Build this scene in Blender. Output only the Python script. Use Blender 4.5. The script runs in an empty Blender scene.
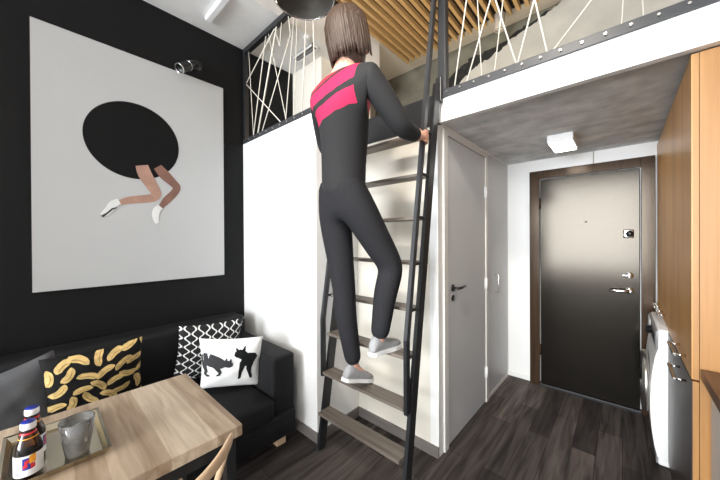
import bpy, bmesh, math, random
from mathutils import Vector, Matrix
random.seed(7)
C = bpy.context.scene.collection
PI = math.pi

# ------------------------------------------------------------------ materials
def lin(c):
    return tuple((v/12.92 if v <= .04045 else ((v+.055)/1.055)**2.4) for v in [x/255 for x in c])
def mat(name, col, rough=.6, metal=0., noise=0., nscale=20., stretch=None, coat=0., spec=.5, bump=0.):
    m = bpy.data.materials.new(name); m.use_nodes = True
    nt = m.node_tree; b = nt.nodes['Principled BSDF']
    c = lin(col); b.inputs['Base Color'].default_value = (*c, 1)
    b.inputs['Roughness'].default_value = rough; b.inputs['Metallic'].default_value = metal
    b.inputs['Coat Weight'].default_value = coat; b.inputs['Coat Roughness'].default_value = .08
    b.inputs['Specular IOR Level'].default_value = spec
    if noise or bump:
        tc = nt.nodes.new('ShaderNodeTexCoord'); mp = nt.nodes.new('ShaderNodeMapping')
        if stretch: mp.inputs['Scale'].default_value = stretch
        nz = nt.nodes.new('ShaderNodeTexNoise'); nz.inputs['Scale'].default_value = nscale
        nz.inputs['Detail'].default_value = 6
        nt.links.new(tc.outputs['Object'], mp.inputs[0]); nt.links.new(mp.outputs[0], nz.inputs['Vector'])
        if noise:
            r = nt.nodes.new('ShaderNodeValToRGB')
            r.color_ramp.elements[0].position = .3; r.color_ramp.elements[1].position = .7
            r.color_ramp.elements[0].color = (*[v*(1-noise) for v in c], 1)
            r.color_ramp.elements[1].color = (*[min(1, v*(1+noise)) for v in c], 1)
            nt.links.new(nz.outputs['Fac'], r.inputs[0]); nt.links.new(r.outputs[0], b.inputs['Base Color'])
        if bump:
            bp = nt.nodes.new('ShaderNodeBump'); bp.inputs['Strength'].default_value = bump
            bp.inputs['Distance'].default_value = .01
            nt.links.new(nz.outputs['Fac'], bp.inputs['Height']); nt.links.new(bp.outputs[0], b.inputs['Normal'])
    return m
M = {}
M['white'] = mat('white_paint', (236, 236, 235), .55, noise=.015, nscale=3)
M['ceil'] = mat('warm_ceiling_paint', (214, 205, 192), .7, noise=.03, nscale=3)
M['soffit'] = mat('grey_soffit_paint', (232, 231, 230), .7, noise=.06, nscale=5)
M['black_wall'] = mat('black_wall_paint', (18, 18, 19), .6, spec=.18, noise=.05, nscale=4)
M['cream'] = mat('cream_paint', (226, 220, 208), .6, noise=.02, nscale=3)
M['loft_grey'] = mat('loft_grey_paint', (165, 158, 148), .7, noise=.05, nscale=3)
M['grey_door'] = mat('grey_lacquer', (200, 202, 204), .4, noise=.015, nscale=3)
M['door_trim'] = mat('pale_door_casing', (222, 220, 216), .4, noise=.01, nscale=3)
M['steel_black'] = mat('black_steel', (30, 31, 33), .38, metal=.0, noise=.1, nscale=30, spec=.6)
M['rail_grey'] = mat('dark_grey_steel', (52, 53, 56), .4, noise=.08, nscale=30)
M['chrome'] = mat('chrome', (225, 225, 225), .12, metal=1., noise=.02, nscale=40)
M['satin'] = mat('satin_nickel', (190, 188, 184), .28, metal=1., noise=.03, nscale=40)
M['lamp_on'] = mat('lit_lamp_diffuser', (240, 238, 232), .5, noise=.01, nscale=10)
M['lamp_on'].node_tree.nodes['Principled BSDF'].inputs['Emission Color'].default_value = (1, .95, .88, 1)
M['lamp_on'].node_tree.nodes['Principled BSDF'].inputs['Emission Strength'].default_value = 9.
M['base_grey'] = mat('grey_baseboard', (108, 102, 98), .5, noise=.12, nscale=4, stretch=(1, 1, 12))
M['sofa'] = mat('black_upholstery', (20, 20, 22), .75, noise=.15, nscale=180, bump=.08, spec=.3)
M['grey_cloth'] = mat('charcoal_cotton', (84, 84, 86), .85, noise=.1, nscale=220, bump=.06, spec=.2)
M['black_cloth'] = mat('black_cotton', (20, 19, 19), .8, noise=.1, nscale=200, spec=.2)
M['white_cloth'] = mat('white_cotton', (232, 231, 229), .85, noise=.02, nscale=200, spec=.2)
M['cat_grey'] = mat('charcoal_cat_print', (58, 58, 60), .85, noise=.35, nscale=160, spec=.2)
M['cat_dark'] = mat('black_cat_print', (22, 22, 23), .85, noise=.1, nscale=160, spec=.2)
M['gold'] = mat('gold_banana_print', (222, 190, 126), .4, metal=.25, noise=.25, nscale=45)
M['gold_dark'] = mat('dark_gold_print', (160, 122, 62), .4, metal=.3, noise=.25, nscale=45)
M['poster'] = mat('pale_grey_print_paper', (172, 172, 172), .5, noise=.01, nscale=2)
M['poster_black'] = mat('black_print', (15, 15, 16), .6, spec=.15, noise=.05, nscale=3)
M['poster_skin'] = mat('printed_skin', (160, 124, 108), .5, noise=.14, nscale=14)
M['poster_skin2'] = mat('printed_skin_darker', (118, 84, 72), .5, noise=.16, nscale=14)
M['poster_sock'] = mat('printed_white_sock', (208, 208, 206), .5, noise=.05, nscale=30)
M['edge_dark'] = mat('dark_canvas_edge', (52, 42, 42), .6, noise=.1, nscale=20)
M['white_plastic'] = mat('white_plastic', (238, 238, 238), .35, noise=.01, nscale=6)
M['grey_plastic'] = mat('grey_plastic', (128, 128, 130), .35, noise=.03, nscale=10)
M['black_plastic'] = mat('black_plastic', (22, 22, 23), .3, noise=.05, nscale=20)
M['dark_glass'] = mat('dark_porthole_glass', (20, 22, 24), .05, noise=.05, nscale=4, coat=.5)
M['cord'] = mat('white_rope', (222, 216, 204), .8, noise=.08, nscale=90, bump=.1)
M['slat'] = None
M['walnut'] = None
M['skin'] = mat('skin', (214, 164, 140), .5, noise=.05, nscale=20)
M['hair'] = mat('brown_hair', (66, 50, 40), .55, noise=.3, nscale=30, stretch=(6, 6, 1), bump=.3)
M['trouser'] = mat('charcoal_jersey', (37, 37, 40), .85, noise=.12, nscale=80, spec=.2, bump=.06)
M['shoe'] = mat('pale_grey_shoe', (150, 150, 152), .7, noise=.1, nscale=60)
M['sole'] = mat('white_rubber_sole', (226, 226, 226), .6, noise=.03, nscale=60)
M['lip'] = mat('lips', (176, 104, 96), .5, noise=.05, nscale=60)
M['eye'] = mat('eye_white', (230, 228, 224), .25, noise=.02, nscale=60)
M['iris'] = mat('dark_iris', (40, 32, 28), .2, noise=.05, nscale=90)
M['label_white'] = mat('white_label', (238, 238, 240), .4, noise=.01, nscale=30)
M['label_blue'] = mat('blue_label', (36, 52, 150), .35, noise=.05, nscale=60)
M['label_red'] = mat('red_label', (206, 44, 54), .4, noise=.05, nscale=60)
M['label_orange'] = mat('orange_label', (238, 160, 36), .4, noise=.05, nscale=60)
M['label_text'] = mat('dark_label_text', (40, 40, 62), .4, noise=.05, nscale=60)
M['tray'] = mat('champagne_metal', (196, 188, 168), .24, metal=1., noise=.08, nscale=6)
M['plaster'] = mat('pale_loft_plaster', (176, 172, 163), .8, noise=.10, nscale=5, bump=.15)
M['olive_wall'] = mat('dark_loft_concrete', (104, 101, 88), .85, noise=.22, nscale=7, bump=.5)
M['broken'] = mat('broken_dark_render', (30, 29, 26), .9, noise=.6, nscale=26, bump=.8)
M['gap_shade'] = mat('dark_slat_gap_shade', (30, 25, 20), .95, noise=.1, nscale=50)  # dark colour stands in for the shade between the slats
M['olive_cloth'] = mat('olive_bedding', (72, 72, 62), .9, noise=.18, nscale=9, bump=.3)
M['world_wall'] = M['white']

def nodes_of(name, rough):
    m = bpy.data.materials.new(name); m.use_nodes = True
    nt = m.node_tree; b = nt.nodes['Principled BSDF']; b.inputs['Roughness'].default_value = rough
    return m, nt, b
def N(nt, t, **k):
    n = nt.nodes.new(t)
    for a, v in k.items():
        if a in n.inputs: n.inputs[a].default_value = v
        else: setattr(n, a, v)
    return n
def ramp(nt, stops, interp='LINEAR'):
    r = nt.nodes.new('ShaderNodeValToRGB'); r.color_ramp.interpolation = interp
    el = r.color_ramp.elements
    while len(el) < len(stops): el.new(.5)
    for e, (p, c) in zip(el, stops): e.position = p; e.color = (*lin(c), 1)
    return r
def wood(name, c0, c1, scale=(30, 30, 2), rough=.5, coat=0., dist=2.5, coatr=.1, spec=.5):
    m, nt, b = nodes_of(name, rough)
    b.inputs['Coat Weight'].default_value = coat; b.inputs['Coat Roughness'].default_value = coatr
    b.inputs['Specular IOR Level'].default_value = spec
    tc = N(nt, 'ShaderNodeTexCoord'); mp = N(nt, 'ShaderNodeMapping', Scale=scale)
    nz = N(nt, 'ShaderNodeTexNoise', Scale=1., Detail=5., Distortion=dist*.2)
    r = ramp(nt, [(.25, c0), (.75, c1)])
    L = nt.links.new
    L(tc.outputs['Object'], mp.inputs[0]); L(mp.outputs[0], nz.inputs['Vector'])
    L(nz.outputs['Fac'], r.inputs[0]); L(r.outputs[0], b.inputs['Base Color'])
    return m
M['oak'] = wood('oak_veneer', (184, 128, 66), (218, 168, 104), (22, 22, 1.1), .36, coat=.0, spec=.5)
M['oak_edge'] = wood('oak_edge', (160, 112, 60), (186, 138, 84), (22, 22, 1.1), .45)
M['taupe'] = wood('dark_taupe_front', (58, 50, 48), (76, 67, 64), (24, 24, 1.2), .35, spec=.4)  # front of the lower door only, darker than the oak above
M['slat'] = wood('pine_slat', (176, 138, 88), (212, 176, 122), (18, 1.2, 18), .6)
M['tread'] = wood('brown_grey_tread', (86, 78, 71), (130, 120, 111), (2.0, 30, 30), .5)
M['walnut'] = wood('walnut_worktop', (66, 42, 28), (120, 82, 54), (30, 2, 30), .35)
M['chair'] = wood('pale_beech', (204, 172, 138), (226, 198, 166), (24, 3, 24), .45)
M['door_brown'] = None

def make_floor():
    m, nt, b = nodes_of('dark_plank_floor', .62); b.inputs['Specular IOR Level'].default_value = .12
    L = nt.links.new
    tc = N(nt, 'ShaderNodeTexCoord'); sp = N(nt, 'ShaderNodeSeparateXYZ'); cb = N(nt, 'ShaderNodeCombineXYZ')
    L(tc.outputs['Object'], sp.inputs[0]); L(sp.outputs['Y'], cb.inputs['X']); L(sp.outputs['X'], cb.inputs['Y'])
    br = N(nt, 'ShaderNodeTexBrick', Scale=1.)
    br.inputs['Brick Width'].default_value = .92; br.inputs['Row Height'].default_value = .128
    br.inputs['Mortar Size'].default_value = .0012; br.inputs['Mortar Smooth'].default_value = .1
    br.offset = .37; br.inputs['Bias'].default_value = 0.
    br.inputs['Color1'].default_value = (0, 0, 0, 1); br.inputs['Color2'].default_value = (1, 1, 1, 1)
    br.inputs['Mortar'].default_value = (.0, .0, .0, 1)
    L(cb.outputs[0], br.inputs['Vector'])
    mp = N(nt, 'ShaderNodeMapping', Scale=(2.2, 26, 1)); nz = N(nt, 'ShaderNodeTexNoise', Scale=1., Detail=8., Distortion=.6)
    L(cb.outputs[0], mp.inputs[0]); L(mp.outputs[0], nz.inputs['Vector'])
    r1 = ramp(nt, [(0, (70, 64, 62)), (.5, (93, 86, 83)), (1, (118, 108, 103))])
    L(br.outputs['Color'], r1.inputs[0])
    r2 = ramp(nt, [(.3, (112, 112, 112)), (.72, (255, 255, 255))])
    L(nz.outputs['Fac'], r2.inputs[0])
    mx = N(nt, 'ShaderNodeMix', data_type='RGBA', blend_type='MULTIPLY'); mx.inputs[0].default_value = .9
    L(r1.outputs[0], mx.inputs[6]); L(r2.outputs[0], mx.inputs[7])
    mo = N(nt, 'ShaderNodeMix', data_type='RGBA'); mo.inputs[7].default_value = (.006, .005, .005, 1)
    L(br.outputs['Fac'], mo.inputs[0]); L(mx.outputs[2], mo.inputs[6])
    L(mo.outputs[2], b.inputs['Base Color'])
    bp = N(nt, 'ShaderNodeBump', Strength=.12, Distance=.01)
    L(nz.outputs['Fac'], bp.inputs['Height']); L(bp.outputs[0], b.inputs['Normal'])
    return m
M['floor'] = make_floor()

def make_tabletop():
    m, nt, b = nodes_of('oak_stave_tabletop', .42)
    L = nt.links.new
    tc = N(nt, 'ShaderNodeTexCoord'); 
    br = N(nt, 'ShaderNodeTexBrick', Scale=1.)
    br.inputs['Brick Width'].default_value = 2.; br.inputs['Row Height'].default_value = .068
    br.inputs['Mortar Size'].default_value = .0004
    br.inputs['Color1'].default_value = (0, 0, 0, 1); br.inputs['Color2'].default_value = (1, 1, 1, 1)
    br.inputs['Mortar'].default_value = (.3, .3, .3, 1)
    br.offset = .31
    L(tc.outputs['Object'], br.inputs['Vector'])
    r1 = ramp(nt, [(0, (168, 146, 124)), (.5, (192, 172, 150)), (1, (218, 202, 182))])
    L(br.outputs['Color'], r1.inputs[0])
    mp = N(nt, 'ShaderNodeMapping', Scale=(3.2, 34, 20)); nz = N(nt, 'ShaderNodeTexNoise', Scale=1., Detail=6., Distortion=.9)
    L(tc.outputs['Object'], mp.inputs[0]); L(mp.outputs[0], nz.inputs['Vector'])
    r2 = ramp(nt, [(.3, (206, 198, 190)), (.7, (255, 255, 255))])
    L(nz.outputs['Fac'], r2.inputs[0])
    mx = N(nt, 'ShaderNodeMix', data_type='RGBA', blend_type='MULTIPLY'); mx.inputs[0].default_value = 1.
    L(r1.outputs[0], mx.inputs[6]); L(r2.outputs[0], mx.inputs[7]); L(mx.outputs[2], b.inputs['Base Color'])
    return m
M['tabletop'] = make_tabletop()

def make_concrete():
    m, nt, b = nodes_of('board_marked_concrete', .75)
    L = nt.links.new
    tc = N(nt, 'ShaderNodeTexCoord')
    mp = N(nt, 'ShaderNodeMapping', Scale=(.7, 3.2, 2)); nz = N(nt, 'ShaderNodeTexNoise', Scale=1.8, Detail=10., Distortion=.35)
    L(tc.outputs['Object'], mp.inputs[0]); L(mp.outputs[0], nz.inputs['Vector'])
    r = ramp(nt, [(.30, (206, 210, 212)), (.48, (232, 236, 238)), (.60, (240, 242, 243)), (.68, (254, 254, 254))])
    L(nz.outputs['Fac'], r.inputs[0])
    n2 = N(nt, 'ShaderNodeTexNoise', Scale=9., Detail=8.); L(tc.outputs['Object'], n2.inputs['Vector'])
    r2 = ramp(nt, [(.3, (205, 205, 205)), (.7, (255, 255, 255))]); L(n2.outputs['Fac'], r2.inputs[0])
    mx = N(nt, 'ShaderNodeMix', data_type='RGBA', blend_type='MULTIPLY'); mx.inputs[0].default_value = .8
    L(r.outputs[0], mx.inputs[6]); L(r2.outputs[0], mx.inputs[7]); L(mx.outputs[2], b.inputs['Base Color'])
    bp = N(nt, 'ShaderNodeBump', Strength=.3, Distance=.01); L(n2.outputs['Fac'], bp.inputs['Height']); L(bp.outputs[0], b.inputs['Normal'])
    return m
M['concrete'] = make_concrete()

def make_door_metal(name, c0, c1, rough, metal):
    m, nt, b = nodes_of(name, rough)
    L = nt.links.new
    b.inputs['Metallic'].default_value = metal
    tc = N(nt, 'ShaderNodeTexCoord'); mp = N(nt, 'ShaderNodeMapping', Scale=(1.5, 1, 60))
    nz = N(nt, 'ShaderNodeTexNoise', Scale=1.4, Detail=6.)
    L(tc.outputs['Object'], mp.inputs[0]); L(mp.outputs[0], nz.inputs['Vector'])
    r = ramp(nt, [(.3, c0), (.7, c1)]); L(nz.outputs['Fac'], r.inputs[0]); L(r.outputs[0], b.inputs['Base Color'])
    return m
M['door_brown'] = make_door_metal('bronze_laminate', (12, 11, 10), (20, 18, 16), .17, 0.)
M['door_brown'].node_tree.nodes['Principled BSDF'].inputs['Specular IOR Level'].default_value = .40
M['door_brown'].node_tree.nodes['Principled BSDF'].inputs['Specular Tint'].default_value = (1, .88, .74, 1)
M['door_frame'] = wood('brown_laminate_frame', (44, 32, 24), (68, 51, 39), (30, 30, 1.5), .18, spec=.34)
M['door_frame'].node_tree.nodes['Principled BSDF'].inputs['Specular Tint'].default_value = (1, .84, .68, 1)

def make_pattern():
    m, nt, b = nodes_of('black_ovals_on_white', .85)
    L = nt.links.new
    uv = N(nt, 'ShaderNodeTexCoord'); sp = N(nt, 'ShaderNodeSeparateXYZ'); L(uv.outputs['UV'], sp.inputs[0])
    def mth(op, a, bb=None):
        n = N(nt, 'ShaderNodeMath', operation=op)
        for i, v in enumerate((a, bb)):
            if v is None: continue
            if isinstance(v, (int, float)): n.inputs[i].default_value = v
            else: L(v, n.inputs[i])
        return n.outputs[0]
    U = mth('MULTIPLY', sp.outputs['X'], 10.); V = mth('MULTIPLY', sp.outputs['Y'], 2*PI*7.)
    k = mth('ROUND', U); s = mth('COSINE', mth('MULTIPLY', k, PI))
    wv = mth('MULTIPLY', mth('MULTIPLY', mth('SINE', V), .31), s)
    d = mth('ABSOLUTE', mth('SUBTRACT', mth('SUBTRACT', U, k), wv))
    w = mth('LESS_THAN', d, .13)
    r = ramp(nt, [(0, (20, 20, 21)), (1, (230, 229, 227))]); L(w, r.inputs[0]); L(r.outputs[0], b.inputs['Base Color'])
    return m
M['pattern'] = make_pattern()

def make_sweater():
    m, nt, b = nodes_of('pink_banded_knit', .85)
    L = nt.links.new
    tc = N(nt, 'ShaderNodeTexCoord'); sp = N(nt, 'ShaderNodeSeparateXYZ'); L(tc.outputs['Object'], sp.inputs[0])
    nz = N(nt, 'ShaderNodeTexNoise', Scale=30., Detail=3.); L(tc.outputs['Object'], nz.inputs['Vector'])
    def mth(op, a, bb):
        n = N(nt, 'ShaderNodeMath', operation=op)
        for i, v in enumerate((a, bb)):
            if isinstance(v, (int, float)): n.inputs[i].default_value = v
            else: L(v, n.inputs[i])
        return n.outputs[0]
    z = mth('ADD', sp.outputs['Z'], mth('MULTIPLY', sp.outputs['X'], -.28))   # bands tilt with the raised shoulder
    z = mth('ADD', z, mth('MULTIPLY', nz.outputs['Fac'], .012))
    f = mth('DIVIDE', mth('SUBTRACT', z, 2.15), .6)
    blk = (30, 30, 32)
    r = ramp(nt, [(0, blk), (.29, (176, 26, 74)), (.40, blk), (.455, (176, 26, 74)), (.60, (58, 32, 40)), (.635, (168, 34, 54)), (.80, (96, 40, 50)), (.84, (50, 42, 44))], 'CONSTANT')
    L(f, r.inputs[0])
    xx = mth('ADD', sp.outputs['X'], mth('MULTIPLY', sp.outputs['Z'], -.10))          # sleeves are plain black
    body_ = mth('MULTIPLY', mth('LESS_THAN', xx, -.918-.21), mth('GREATER_THAN', xx, -1.238-.21))
    mx = N(nt, 'ShaderNodeMix', data_type='RGBA'); mx.inputs[6].default_value = (*lin(blk), 1)
    L(body_, mx.inputs[0]); L(r.outputs[0], mx.inputs[7]); L(mx.outputs[2], b.inputs['Base Color'])
    return m
M['sweater'] = make_sweater()

def make_glass(name, col, rough=.02, mixfac=.0, tint=(1, 1, 1)):
    m, nt, b = nodes_of(name, rough)
    b.inputs['Transmission Weight'].default_value = 1.; b.inputs['IOR'].default_value = 1.45
    b.inputs['Base Color'].default_value = (*lin(col), 1)
    return m
def make_thin_glass(name, t, g, d):
    m = bpy.data.materials.new(name); m.use_nodes = True; nt = m.node_tree; nt.nodes.clear()
    o = nt.nodes.new('ShaderNodeOutputMaterial'); a = nt.nodes.new('ShaderNodeMixShader'); b = nt.nodes.new('ShaderNodeMixShader')
    tr = nt.nodes.new('ShaderNodeBsdfTransparent'); gl = nt.nodes.new('ShaderNodeBsdfGlossy'); di = nt.nodes.new('ShaderNodeBsdfDiffuse'); gl.inputs['Roughness'].default_value = .05
    lw = nt.nodes.new('ShaderNodeLayerWeight'); lw.inputs['Blend'].default_value = g
    L = nt.links.new; a.inputs[0].default_value = d
    L(tr.outputs[0], a.inputs[1]); L(di.outputs[0], a.inputs[2]); L(lw.outputs['Fresnel'], b.inputs[0]); L(a.outputs[0], b.inputs[1]); L(gl.outputs[0], b.inputs[2]); L(b.outputs[0], o.inputs[0])
    return m
M['glass'] = make_thin_glass('brightened_glass', 0, .42, .2)  # white diffuse share imitates window brightness caught in the glass
M['brown_glass'] = make_glass('brown_bottle_glass', (74, 44, 24))
M['water'] = make_thin_glass('water', 0, .3, .3)  # diffuse white again stands in for refracted window light
def make_pane():
    m = bpy.data.materials.new('window_pane'); m.use_nodes = True; nt = m.node_tree
    nt.nodes.clear(); o = nt.nodes.new('ShaderNodeOutputMaterial'); mx = nt.nodes.new('ShaderNodeMixShader')
    t = nt.nodes.new('ShaderNodeBsdfTransparent'); g = nt.nodes.new('ShaderNodeBsdfGlossy'); g.inputs['Roughness'].default_value = .02
    mx.inputs[0].default_value = .06
    nt.links.new(t.outputs[0], mx.inputs[1]); nt.links.new(g.outputs[0], mx.inputs[2]); nt.links.new(mx.outputs[0], o.inputs[0])
    return m
M['pane'] = make_pane()

# ------------------------------------------------------------------ mesh helpers
class MB:
    """collects shapes into one mesh"""
    def __init__(s): s.bm = bmesh.new(); s.mats = []
    def mi(s, m):
        if m not in s.mats: s.mats.append(m)
        return s.mats.index(m)
    def box(s, x0, x1, y0, y1, z0, z1, m=None, bev=0., seg=2):
        b = bmesh.new(); bmesh.ops.create_cube(b, size=1)
        for v in b.verts: v.co = Vector(((x0+x1)/2+v.co.x*(x1-x0), (y0+y1)/2+v.co.y*(y1-y0), (z0+z1)/2+v.co.z*(z1-z0)))
        if bev: bmesh.ops.bevel(b, geom=b.edges[:], offset=bev, segments=seg, affect='EDGES', profile=.5)
        s._add(b, m, smooth=bool(bev) and seg > 2); return s
    def _add(s, b, m, smooth=False, mtx=None):
        i = s.mi(m) if m else 0
        mp = {}
        for v in b.verts: mp[v] = s.bm.verts.new(mtx @ v.co if mtx else v.co)
        for f in b.faces:
            try: nf = s.bm.faces.new([mp[v] for v in f.verts]); nf.material_index = i; nf.smooth = smooth or f.smooth
            except ValueError: pass
        b.free()
    def bar(s, a, b_, w, d, m=None, up=(0, 0, 1), bev=0.):
        """a rectangular bar from a to b, w across (side), d along the up-ish direction"""
        a = Vector(a); b_ = Vector(b_); t = (b_-a); ln = t.length; t.normalize()
        side = t.cross(Vector(up))
        if side.length < 1e-4: side = t.cross(Vector((0, 1, 0)))
        side.normalize(); u = side.cross(t)
        b = bmesh.new(); bmesh.ops.create_cube(b, size=1)
        for v in b.verts: v.co = Vector((v.co.x*w, v.co.y*d, v.co.z*ln))
        if bev: bmesh.ops.bevel(b, geom=b.edges[:], offset=bev, segments=2, affect='EDGES')
        mtx = Matrix.Translation((a+b_)/2) @ Matrix((side, u, t)).transposed().to_4x4()
        s._add(b, m, mtx=mtx); return s
    def tube(s, pts, r, m=None, n=10, caps=True):
        pts = [Vector(p) for p in pts]; k = len(pts)
        rr = r if isinstance(r, (list, tuple)) else [r]*k
        rings = []; ref = None
        for i, p in enumerate(pts):
            t = (pts[min(i+1, k-1)]-pts[max(i-1, 0)]).normalized()
            if ref is None: ref = t.orthogonal().normalized()
            ref = (ref - t*ref.dot(t)).normalized(); bi = t.cross(ref)
            rings.append([s.bm.verts.new(p+(ref*math.cos(2*PI*j/n)+bi*math.sin(2*PI*j/n))*rr[i]) for j in range(n)])
        mi = s.mi(m) if m else 0
        for i in range(k-1):
            for j in range(n):
                f = s.bm.faces.new((rings[i][j], rings[i][(j+1) % n], rings[i+1][(j+1) % n], rings[i+1][j])); f.smooth = True; f.material_index = mi
        if caps:
            for rg in (rings[0][::-1], rings[-1]):
                f = s.bm.faces.new(rg); f.material_index = mi
        return s
    def lathe(s, prof, m=None, n=32, origin=(0, 0, 0), axis=(0, 0, 1), close=False):
        """prof: list of (radius, height) along axis; profile from below"""
        ax = Vector(axis).normalized(); e1 = ax.orthogonal().normalized(); e2 = ax.cross(e1); o = Vector(origin)
        mi = s.mi(m) if m else 0; rings = []
        for r, h in prof:
            if r < 1e-6: rings.append([s.bm.verts.new(o+ax*h)])
            else: rings.append([s.bm.verts.new(o+ax*h+(e1*math.cos(2*PI*j/n)+e2*math.sin(2*PI*j/n))*r) for j in range(n)])
        for a, b in zip(rings, rings[1:]):
            for j in range(n):
                vs = [a[j % len(a)], a[(j+1) % len(a)], b[(j+1) % len(b)], b[j % len(b)]]
                u = []
                for v in vs:
                    if v not in u: u.append(v)
                if len(u) > 2:
                    try: f = s.bm.faces.new(u); f.smooth = True; f.material_index = mi
                    except ValueError: pass
        return s
    def prism(s, pts, vec, m=None, mside=None):
        """a polygon (list of 3D points) pushed along vec"""
        vec = Vector(vec); a = [s.bm.verts.new(p) for p in pts]; b = [s.bm.verts.new(Vector(p)+vec) for p in pts]
        i0 = s.mi(m) if m else 0; i1 = s.mi(mside) if mside else i0
        f = s.bm.faces.new(a[::-1]); f.material_index = i0; f = s.bm.faces.new(b); f.material_index = i0
        for k in range(len(a)):
            f = s.bm.faces.new((a[k], a[(k+1) % len(a)], b[(k+1) % len(a)], b[k])); f.material_index = i1
        return s
    def build(s, name, m=None, parent=None, loc=None):
        bmesh.ops.recalc_face_normals(s.bm, faces=s.bm.faces[:])
        me = bpy.data.meshes.new(name); s.bm.to_mesh(me); s.bm.free()
        for x in (s.mats or [m]):
            me.materials.append(x)
        o = bpy.data.objects.new(name, me); C.objects.link(o)
        if parent: o.parent = parent
        if loc: o.location = loc
        return o
def box(name, x0, x1, y0, y1, z0, z1, m, parent=None, bev=0., seg=2): return MB().box(x0, x1, y0, y1, z0, z1, m, bev, seg).build(name, m, parent)
def tag(o, label, cat, group=None):
    o['label'] = label; o['category'] = cat
    if group: o['group'] = group
    return o
def thing(name, label, cat, loc=(0, 0, 0), group=None):
    o = bpy.data.objects.new(name, None); C.objects.link(o); o.location = loc; o.empty_display_size = .1
    return tag(o, label, cat, group)
def local(o):
    """children were modelled in world space: make them relative to their thing's base"""
    bpy.context.view_layer.update()
    for c in o.children: c.matrix_parent_inverse = o.matrix_world.inverted()
def struct(o, label=None):
    o['kind'] = 'structure'
    if label: o['label'] = label
    return o
def sbox(name, *a, label=None, **k): return struct(box(name, *a, **k), label)

# ------------------------------------------------------------------ shell
WL, WR, WB, WF = -2.64, .85, -5.5, 3.28          # left, right, back (window side), far (entrance side)
CL = 3.62
XH, YR, YB, XB = -.88, 1.73, 1.30, -1.58         # hall side wall, recess wall, closet front, closet side
sbox('floor', WL, WR, WB, WF, -.06, 0, M['floor'], label='dark brown grey plank floor')
sbox('ceiling', WL-.1, WR+.1, WB-.1, WF+.1, CL, CL+.1, M['ceil'], label='warm white high ceiling')
sbox('wall_left', WL-.1, WL, WB, 1.86, 0, CL, M['black_wall'], label='matt black painted wall')
sbox('wall_left_loft', WL-.1, WL, 1.86, WF, 0, CL, M['loft_grey'], label='pale grey side wall above the loft')
sbox('wall_right', WR, WR+.1, WB, WF, 0, CL, M['white'], label='white right wall')
# window wall behind the viewer
wx0, wx1, wz0, wz1 = -2.3, .72, .35, 3.2
w = MB()
w.box(WL, wx0, WB-.2, WB, 0, CL, M['white']).box(wx1, WR, WB-.2, WB, 0, CL, M['white'])
w.box(wx0, wx1, WB-.2, WB, 0, wz0, M['white']).box(wx0, wx1, WB-.2, WB, wz1, CL, M['white'])
struct(w.build('wall_back'), 'white window wall')
win = thing('window_1', 'large window in the wall behind the viewer', 'window', ((wx0+wx1)/2, WB-.1, wz0)); win['kind'] = 'structure'
f = MB()
for x in (wx0, wx0+(wx1-wx0)/3, wx0+(wx1-wx0)*2/3, wx1): f.box(x-.03, x+.03, WB-.14, WB-.08, wz0, wz1, M['white_plastic'])
for z in (wz0+.03, wz1-.03): f.box(wx0, wx1, WB-.14, WB-.08, z-.03, z+.03, M['white_plastic'])
f.build('frame', parent=win); box('pane', wx0, wx1, WB-.112, WB-.108, wz0, wz1, M['pane'], win); local(win)
# far wall with the entrance
sbox('wall_far', WL, WR, WF, WF+.1, 0, 2.24, M['white'], label='white wall around the entrance door')
sbox('wall_far_loft', WL, WR, WF, WF+.1, 2.24, CL, M['olive_wall'], label='dark rough concrete wall behind the loft')
sbox('wall_shade_pier', WL, -2.22, -1.5, -1.0, 0, CL, M['white'], label='unseen pier added to shade the left wall and poster')  # out of view, added to block window light from the poster's left part
# soffit along the left wall, pier
sbox('ceiling_soffit', WL, -2.03, -1., 2.6, 3.2, CL, M['soffit'], label='lowered pale grey ceiling soffit above black wall')
sbox('wall_pier', WL, -2.17, 1.86, 2.6, 2.31, 3.2, M['cream'], label='cream pier on the loft under the soffit')
# partition walls below the loft
sbox('wall_closet', WL, XB, YB, YB+.06, 0, 2.31, M['white'], label='white partition wall beside sofa')
sbox('wall_closet_side', XB-.06, XB, YB+.06, YR+.06, 0, 2.31, M['white'], label='white side of the partition beside ladder')
sbox('wall_recess', XB, XH-.06, YR, YR+.06, 0, 2.155, M['cream'], label='white wall behind the ladder')
hw = MB()
hw.box(XH-.06, XH, YR, 1.80, 0, 2.18, M['white']); hw.box(XH-.06, XH, 1.80, 2.64, 2.16, 2.18, M['white']); hw.box(XH-.06, XH, 3.25, WF, 0, 2.18, M['white'])
hw.box(XH-.06, XH, 2.64, 3.25, 2.165, 2.18, M['white'])
struct(hw.build('wall_hall'), 'pale hall wall holding the grey doors')
# loft slab
sl = MB(); sl.box(XB, WR, YR+.02, WF, 2.18, 2.30, M['concrete']); sl.box(WL, XB, YB+.06, WF, 2.18, 2.30, M['concrete'])
struct(sl.build('ceiling_loft_slab'), 'bare concrete underside of the loft floor')
sbox('trim_1', -.862, WR, YR-.018, YR+.02, 2.155, 2.30, M['white'], label='white fascia board along the loft edge')
sbox('trim_2', XB, -.862, YR-.012, YR+.02, 2.155, 2.345, M['steel_black'], label='black steel loft edge behind the ladder')
# baseboards
sbox('baseboard_closet', WL, XB+.012, YB-.012, YB, 0, .07, M['base_grey'])
sbox('baseboard_closet_side', XB, XB+.012, YB, YR, 0, .07, M['base_grey'])
sbox('baseboard_recess', XB+.012, XH+.002, YR-.012, YR, 0, .07, M['base_grey'])
sbox('baseboard_hall', XH, XH+.006, 2.665, 3.23, 0, .035, M['door_trim'])
sbox('baseboard_far', XH, -.68, WF-.012, WF, 0, .05, M['white'])

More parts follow.
